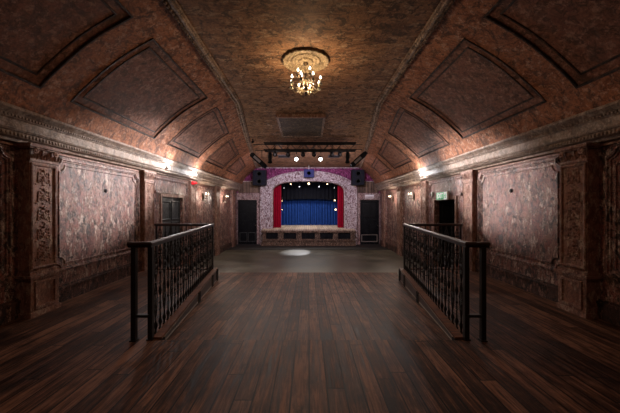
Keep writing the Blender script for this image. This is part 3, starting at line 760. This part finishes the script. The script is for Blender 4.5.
for px, lab in ((284, 'left'), (334, 'right')):
    X = (px-308.5)/293*13.2
    v = thing('ceiling_vent', on_ceiling(X, 13.15), 'dark slatted ceiling vent behind the truss, %s one' % lab, 'vent', 'ceiling vents behind the truss'); tilt(v)
    m = MB(); m.box((-.27, -.20, -.05), (.27, -.16, 0)); m.box((-.27, .16, -.05), (.27, .20, 0)); m.box((-.27, -.2, -.05), (-.24, .2, 0)); m.box((.24, -.2, -.05), (.27, .2, 0)); m.build('frame', M['vent'], v)
    for k in range(6): m = MB(); m.box((-.24, -.14+k*.055, -.04), (.24, -.115+k*.055, -.01)); m.build('slat', M['black'], v)

# ------------------------------------------------------------------ lighting truss and lanterns
TZ = E+2.11
tr = thing('lighting_truss', (-.0, TY, TZ), 'long black lighting truss hung under the ceiling before the stage', 'truss')
chs = [(-.13, .12), (-.13, .28), (.13, .28), (.13, .12)]; XL, XR = -1.62, 1.72
TO = [(y_, z_) for y_, z_ in ((-.13, -.05), (-.13, .21), (.13, .21), (.13, -.05))]
for y_, z_ in TO: m = MB(); m.tube([(XL, y_, z_), (XR, y_, z_)], .029, 8); m.build('chord', M['iron'], tr, smooth=True)
m = MB(); n = 14
for k in range(n):
    a, b = XL+(XR-XL)*k/n, XL+(XR-XL)*(k+1)/n
    for y_ in (-.13, .13): m.tube([(a, y_, -.05 if k % 2 else .21), (b, y_, .21 if k % 2 else -.05)], .010, 5)
m.build('bracing', M['iron'], tr, smooth=True)
m = MB(); m.tube([(-2.0, -.16, .14), (1.94, -.16, .14)], .013, 6); m.build('cross_bar', M['iron'], tr, smooth=True)
for x in (-1.4, 0, 1.4): m = MB(); m.tube([(x, .13, .21), (x, .13, H(TY+.13)+E-TZ-.005)], .012, 6); m.build('hanger', M['iron'], tr, smooth=True)
def lantern(x, y, z, aim, lit, label, scale=1.0, name='stage_lantern', group=None):
    """z = centre of the body; hangs from a yoke above"""
    t = thing(name, (x, y, z), label, 'stage light', group)
    d = (Vector(aim)-Vector((x, y, z))).normalized(); R = d.to_track_quat('Z', 'Y').to_matrix()
    m = MB(); m.lathe([(.03*scale, -.20*scale), (.055*scale, -.19*scale), (.07*scale, -.12*scale), (.075*scale, .02*scale), (.06*scale, .05*scale), (.065*scale, .16*scale), (.085*scale, .17*scale), (.085*scale, .20*scale), (.07*scale, .20*scale), (.065*scale, .18*scale)], 14, (0, 0, 0), R)
    m.build('housing', M['black'], t, auto=40)
    m = MB(); m.lathe([(.001, .186*scale), (.068*scale, .186*scale), (.05*scale, .20*scale), (.001, .205*scale)], 14, (0, 0, 0), R)
    m.build('lens', M['lens_on'] if lit else M['grille'], t, smooth=True)
    m = MB(); w_ = .10*scale
    m.tube([(-w_, 0, 0), (-w_, 0, .12*scale), (-w_*.6, 0, .16*scale), (w_*.6, 0, .16*scale), (w_, 0, .12*scale), (w_, 0, 0)], .010*scale, 5)
    m.tube([(0, 0, .16*scale), (0, 0, .25*scale)]+([(0, -.19, .25*scale)] if scale == .98 else []), .016*scale, 6); m.build('yoke', M['iron'], t)
    return t
def px(u, v, Y): return ((u-308.5)*Y/292.8, Y, E-(v-207)*Y/292.8)
P = px(296.6, 159, TY-.13); lantern(P[0], P[1], P[2]+.03, (P[0]*1.5, 4, .6), True, 'lit black stage light facing the hall under the truss, left of centre', .92)
P = px(320.2, 159, TY-.13); lantern(P[0], P[1], P[2]+.03, (P[0]*1.5, 4, .6), True, 'lit black stage light facing the hall under the truss, right of centre', .92)
P = px(270, 157.5, TY-.13); lantern(P[0], P[1], P[2], (-1.7, 13, -.5), False, 'unlit black stage light pointing down under the left end of the truss', 1.0)
P = px(347.5, 157.5, TY-.13); lantern(P[0], P[1], P[2], (1.7, 13, -.5), False, 'unlit black stage light pointing down under the right end of the truss', 1.0)
for u, lab in ((275, 'nearest its left end'), (340, 'nearest its right end'), (288, 'between left end and left lit light'), (303, 'just left of the truss middle'), (314, 'just right of the truss middle'), (332, 'between right lit light and right end')):
    P = px(u, 151.5, TY+.34); lantern(P[0], P[1], P[2]-.06, (P[0]*1.3, 15.8, E+1.3), False, 'small black stage light behind the truss, '+lab, .98)
for u, v, sg, lab in ((258.5, 160.5, 1, 'left'), (358.5, 159.5, -1, 'right')):
    P = px(u, v, TY-.30); t = thing('flood_light', P, 'long tilted black flood unit with silver label hanging off the %s end of the truss' % lab, 'stage light'); 
    m = MB(); R = Matrix.Rotation(sg*math.radians(42), 4, 'Y')
    m.box((-.36, -.085, -.085), (.33, .085, .085), .03, R); m.build('housing', M['black'], t)
    m = MB(); m.box((-.20, -.095, -.04), (.10, -.083, .045), 0, R); m.build('label_plate', M['silver'], t)
    m = MB(); m.box((.33, -.07, -.07), (.37, .07, .07), 0, R); m.build('lens', M['grille'], t)
    m = MB()
    for dx in (-.12, .12): m.tube([(dx, 0, .1), (dx, 0, .36)], .010, 5)
    m.tube([(-.12, 0, .36), (.12, 0, .36)], .014, 6); m.tube([(sg*.12, 0, .36), (sg*.30, .0, .36), (sg*.36, .14, .36)], .014, 6)
    m.build('bracket', M['iron'], t)
# ------------------------------------------------------------------ loudspeakers
def speaker(u0, v0, u1, v1, Y, depth, name, label, mat, split):
    a, b = px(u0, v1, Y), px(u1, v0, Y); cx = (a[0]+b[0])/2; wd, h = b[0]-a[0], b[2]-a[2]
    t = thing(name, (cx, Y, a[2]), label, 'loudspeaker')
    m = MB(); m.box((-wd/2, 0, 0), (wd/2, depth, h), .015); m.build('cabinet', mat, t)
    k = 2 if split else 1
    for i in range(k):
        m = MB(); z0, z1 = h*i/k+.02, h*(i+1)/k-.02; m.box((-wd/2+.025, -.012, z0), (wd/2-.025, .002, z1), .005); g = m.build('grille', M['grille'] if mat is M['black'] else M['blue_box'], t)
        m = MB(); m.lathe([(.001, 0), (.25*min(wd, z1-z0), .0), (.38*min(wd, z1-z0), .012), (.40*min(wd, z1-z0), 0)], 20, (0, -.013, (z0+z1)/2), Matrix.Rotation(PI/2, 3, 'X')); m.build('cone_ring', mat, g, smooth=True)
    m = MB(); m.box((-.03, depth, h*.4), (.03, YE-Y-.045, h*.6)); m.build('wall_bracket', M['iron'], t)
    return t
speaker(252.5, 170, 265.8, 185.3, 15.2, .4, 'loudspeaker', 'pair-stacked black loudspeaker high on the stage wall left of the arch', M['black'], True)
speaker(352, 169.6, 364.6, 185, 15.2, .4, 'loudspeaker', 'pair-stacked black loudspeaker high on the stage wall right of the arch', M['black'], True)
sp = speaker(303.8, 169.2, 314.0, 177.2, 15.2, .3, 'loudspeaker', 'small blue-black loudspeaker above the middle of the stage arch', M['blue_box'], False)
m = MB(); m.tube([(0, .1, .43), (0, .1, .66)], .015, 6); m.build('hanging_rod', M['white'], sp)

# ------------------------------------------------------------------ stage
st = thing('stage', (0, 15.2, LOW), 'low timber stage with five dark panels across its worn front', 'stage')
SH = E-1.155-LOW
def S(mb, n_, mat, p=None, **k): return mb.build(n_, mat, p or st, **k)
m = MB(); m.box((-2.42, -.06, SH-.06), (2.42, .55, SH)); m.box((-1.915, .55, SH-.06), (1.915, .85, SH)); m.box((-3.25, .85, SH-.06), (3.25, 4.6, SH)); S(m, 'stage_top', M['stage_floor'])
m = MB(); m.box((-2.38, 0, 0), (2.38, .5, SH-.06)); S(m, 'front', M['stagewood'])
m = MB(); m.box((-2.44, -.09, SH-.16), (2.44, 0, SH-.06)); m.box((-2.44, -.05, SH-.19), (2.44, 0, SH-.16)); S(m, 'nosing', M['stagewood'])
m = MB(); m.box((-2.44, -.10, 0), (2.44, 0, .26)); m.box((-2.46, -.13, .26), (2.46, 0, .30)); S(m, 'plinth', M['stagewood'])
for (u0, u1) in ((266, 278), (283.5, 296.3), (301.6, 315), (320, 333), (338, 350.5)):
    a, b = px(u0, 239, 15.2), px(u1, 232.3, 15.2); x0, x1 = a[0], b[0]; z0, z1 = a[2]-LOW, b[2]-LOW
    m = MB(); m.box((x0, -.012, z0), (x1, .0, z1)); p = S(m, 'front_panel', M['blackpaint'])
    m = MB(); m.sweep2([(x0, z0), (x1, z0), (x1, z1), (x0, z1)], [(-.05, 0), (-.045, .03), (-.01, .035), (.005, .01)], lambda u, v, out: (u, -out, v)); m.build('panel_moulding', M['stagewood'], p)
ZS = LOW+SH

def curtain(name, x0, x1, y, z0, z1, mat, label, cat, folds, amp, zb=None, group=None):
    t = MB(); n = folds*10
    def g(u, v):
        x = x0+(x1-x0)*u; bot = z0 if zb is None else zb(x); z = bot+(z1-bot)*v
        a = amp*(math.sin(u*folds*2*PI)+.35*math.sin(u*folds*4.7*PI+1))*(1-.25*v)
        return (x+.2*amp*math.sin(u*folds*4*PI), y+a, z)
    t.grid(g, n, 6); k = len(t.v)
    t.grid(lambda u, v: tuple(Vector(g(u, v))+Vector((0, .012, 0))), n, 6)
    for i in range(n):   # hems
        for j in (0, 6): a = i*7+j; b = (i+1)*7+j; t.f.append((a, b, b+k, a+k))
    o = t.build(name, mat, smooth=True); tag(o, label, cat, group); return o
curtain('stage_curtain', -2.15, -1.53, 16.35, ZS+.004, E+1.5, M['red_curtain'], 'crimson velvet curtain hanging at the left side of the stage', 'curtain', 5, .045)
curtain('stage_curtain', 1.62, 2.2, 16.35, ZS+.004, E+1.5, M['red_curtain'], 'crimson velvet curtain hanging at the right side of the stage', 'curtain', 5, .045)
curtain('backdrop_curtain', -3.0, .13, 18.7, ZS+.006, E+1.5, M['blue_curtain'], 'left half of the blue velvet backdrop curtain at the back of the stage', 'curtain', 17, .05)
curtain('backdrop_curtain', .15, 3.0, 18.72, ZS+.006, E+1.5, M['blue_curtain'], 'right half of the blue velvet backdrop curtain at the back of the stage', 'curtain', 16, .05)
curtain('stage_border', -3.0, 3.0, 18.2, 0, E+1.9, M['black_curtain'], 'black drape border with curved lower edge hanging before the blue backdrop', 'curtain', 24, .03, zb=lambda x: E+.50-.09*(x/1.9)**2)
# bulbs over and beside the stage
def bulb(u, v, Y, r, mat, label, grp=None):
    P = px(u, v, Y); t = thing('stage_bulb', P, label, 'stage light', grp)
    m = MB(); m.ball((0, 0, 0), r, 8, 1, .7, 1); m.build('lens', mat, t, smooth=True)
    m = MB(); m.lathe([(r*1.15, -.02), (r*1.3, .0), (r*1.2, .10), (r*.5, .16)], 12, (0, .0, 0), Matrix.Rotation(-PI/2, 3, 'X')); m.build('housing', M['black'], t, smooth=True)
    m = MB(); m.tube([(0, .08, r), (0, .08, r+.22)], .012, 5); m.build('bracket', M['iron'], t)
for i, (u, v, r, k, lab) in enumerate(((308.8, 183.6, .065, 'stage_warm', 'large warm orange stage lamp at the middle of the arch top'), (290.7, 184.2, .045, 'stage_warm', 'warm orange stage lamp left of the middle under the arch'),
        (327.3, 184.2, .045, 'stage_warm', 'warm orange stage lamp right of the middle under the arch'), (284, 188, .035, 'stage_white', 'small white stage lamp near the left curtain top'),
        (299.4, 186.8, .035, 'stage_white', 'small white stage lamp between the left and middle orange lamps'), (319, 186.8, .035, 'stage_white', 'small white stage lamp between the middle and right orange lamps'),
        (334.3, 187.8, .035, 'stage_white', 'small white stage lamp near the right curtain top'), (282.2, 201, .035, 'stage_warm', 'upper warm lamp beside the left curtain'), (282.2, 209.6, .035, 'stage_warm', 'lower warm lamp beside the left curtain'),
        (334.8, 200.4, .045, 'stage_warm', 'upper warm lamp beside the right curtain'), (335.6, 209.6, .055, 'stage_warm', 'lower and larger warm lamp beside the right curtain'))):
    bulb(u, v, 17.2, r, M[k], lab)

# ------------------------------------------------------------------ wall sconces
def sconce(s, y, label):
    t = thing('wall_sconce', (s*W, y, E+.37), label, 'wall lamp', None, 0 if s < 0 else PI)
    m = MB(); m.lathe([(.001, .0), (.06, .0), (.065, .012), (.045, .022), (.02, .035), (.001, .04)], 14, (0, 0, 0), Matrix.Rotation(PI/2, 3, 'Y') @ Matrix.Diagonal((2.6, 1.5, 1))); m.build('backplate', M['darkbrass'], t, smooth=True)
    for sg in (-1, 1):
        pts = [(.03+.13*math.sin(PI*t_/2), sg*.13*t_, -.03-.06*math.sin(PI*t_)+.05*t_) for t_ in [i/10 for i in range(11)]]
        m = MB(); m.tube(pts, .008, 6); e = pts[-1]; m.lathe([(.005, -.01), (.03, 0), (.032, .008), (.012, .01)], 10, e); a = m.build('arm', M['darkbrass'], t, auto=40)
        m = MB(); m.lathe([(.011, .008), (.011, .07)], 8, e); m.build('candle_tube', M['candle'], a)
        m = MB(); m.lathe([(.008, .07), (.020, .09), (.020, .105), (.011, .128), (.001, .145)], 8, e); m.build('bulb', M['sconce_bulb'], a, smooth=True)
    m = MB()
    for q in range(9): a = PI*q/8; m.lathe([(.001, 0), (.008, -.02), (.001, -.05)], 5, (.06+.02*math.sin(a), .10*math.cos(a), -.10-.03*math.sin(a)))
    m.build('glass_drops', M['crystal'], t)
for s in (-1, 1):
    sconce(s, 10.75, 'twin candle wall sconce on the %s wall, the nearer of the two there' % sides[s])
    sconce(s, 13.4, 'twin candle wall sconce on the %s wall, the farther one towards the stage' % sides[s])
# cornice lamps
for (s, y, h, lab) in ((-1, 9.38, 1.02, 'small bright lamp on the left cornice above the red sounder'), (-1, 7.55, 1.0, 'small bright lamp on the left cornice above the grey door'), (1, 9.38, 1.02, 'small bright lamp on the right cornice past the exit sign')):
    t = thing('cornice_lamp', (s*(W-.205), y, E+h), lab, 'lamp', None, 0 if s < 0 else PI)
    m = MB(); m.box((0, -.02, -.025), (.05, .02, .025), .004); m.build('bracket', M['white'], t)
    m = MB(); m.lathe([(.014, -.03), (.022, -.02), (.026, .0), (.024, .02), (.01, .028)], 12, (.075, 0, 0)); m.build('housing', M['white'], t, smooth=True)
    m = MB(); m.lathe([(.02, .02), (.02, .032), (.012, .042), (.001, .045)], 12, (.075, 0, 0)); m.build('lens', M['cool_lamp'], t, smooth=True)
# small black knobs on the near walls
for s, y, lab in ((-1, 5.6, 'small black round hook on the left wall panel'), (1, 5.6, 'small black round hook on the right wall panel')):
    m = MB(); m.lathe([(.038, 0), (.040, .008), (.028, .018), (.024, .026), (.001, .030)], 12, (0, 0, 0), Matrix.Rotation(PI/2 if s < 0 else -PI/2, 3, 'Y'))
    o = m.build('wall_hook', M['black'], loc=(s*W, y, E+.31), smooth=True); tag(o, lab, 'hook')
# red sounder, white box, exit sign, notice
t = thing('alarm_sounder', (-(W-D*.55+.01), 9.55, E+.78), 'small bright red alarm sounder high on the left wall beside the grey door', 'alarm')
m = MB(); m.box((-.0, -.09, -.06), (.05, .09, .06), .01); m.build('base', M['red'], t); m = MB(); m.lathe([(.05, .05), (.055, .08), (.035, .11), (.03, .15), (.001, .16)], 14, (0, 0, 0), Matrix.Rotation(PI/2, 3, 'Y')); m.build('horn', M['red'], t, smooth=True)
t = thing('detector_box', (W, 9.12, E+.40), 'small white plastic box on the right wall beside the exit sign', 'wall box')
m = MB(); m.box((-.06, -.05, -.06), (0, .05, .07), .012); m.build('case', M['white'], t); m = MB(); m.ball((-.06, 0, -.02), .03, 8, .5, 1, 1); m.build('window', M['grille'], t, smooth=True)
def text_mesh(body, size, name, mat, parent, M4, ext=.003):
    cu = bpy.data.curves.new('lettering', 'FONT'); cu.body = body; cu.size = size; cu.extrude = ext; cu.align_x = 'CENTER'; cu.align_y = 'CENTER'; cu.offset = size*.02
    tmp = bpy.data.objects.new('lettering', cu); C.objects.link(tmp); bpy.context.view_layer.update()
    me = bpy.data.meshes.new_from_object(tmp.evaluated_get(bpy.context.evaluated_depsgraph_get())); bpy.data.objects.remove(tmp)
    me.transform(M4); me.materials.clear(); me.materials.append(mat); o = bpy.data.objects.new(name, me); C.objects.link(o); o.parent = parent; return o
ex = thing('exit_sign', (W-.03, 8.36, E+.315), 'green and white EXIT sign above the open doorway in the right wall', 'exit sign', None, -PI/2)
# local: x along the wall (left as seen is far), -y towards the room
m = MB(); m.box((-.34, -.055, -.115), (.34, .0, .115), .008); m.build('case', M['white'], ex)
m = MB(); m.box((-.325, -.059, -.10), (.14, -.054, .10)); m.build('green_face', M['green'], ex)
m = MB(); m.box((.15, -.059, -.10), (.325, -.054, .10)); wf = m.build('white_face', M['signwhite'], ex)
text_mesh('EXIT', .18, 'lettering', M['signwhite'], ex, Matrix.Translation((-.09, -.061, 0)) @ Matrix.Rotation(PI/2, 4, 'X') @ Matrix.Diagonal((1.05, 1.1, 1, 1)))
m = MB(); Z = lambda a, b: (.235+a, -.061, b)
m.ball(Z(.015, .06), .016, 6, 1, .3, 1); m.tube([Z(.01, .035), Z(-.005, -.015)], .012, 5); m.tube([Z(-.005, -.015), Z(.03, -.04), Z(.03, -.075)], .008, 5); m.tube([Z(-.005, -.015), Z(-.02, -.05), Z(-.055, -.06)], .008, 5); m.tube([Z(.01, .03), Z(.04, .01), Z(.055, .025)], .006, 5); m.tube([Z(.01, .03), Z(-.025, .02), Z(-.035, -.005)], .006, 5)
m.build('running_figure', M['green'], wf)
nt = thing('paper_notice', ((369.3-308.5)/18.54, YE-.055, E+.47), 'white paper notice above the black door right of the stage', 'notice')
m = MB(); m.box((-.24, -.006, 0), (.24, 0, .19)); m.build('sheet', M['paper'], nt)

# wall behind the camera
m = MB(); m.box((-W-.2, YB-.2, -.2), (W+.2, YB, E+2.9)); struct(m.build('wall_back', M['wall']), 'plaster wall behind the viewer')
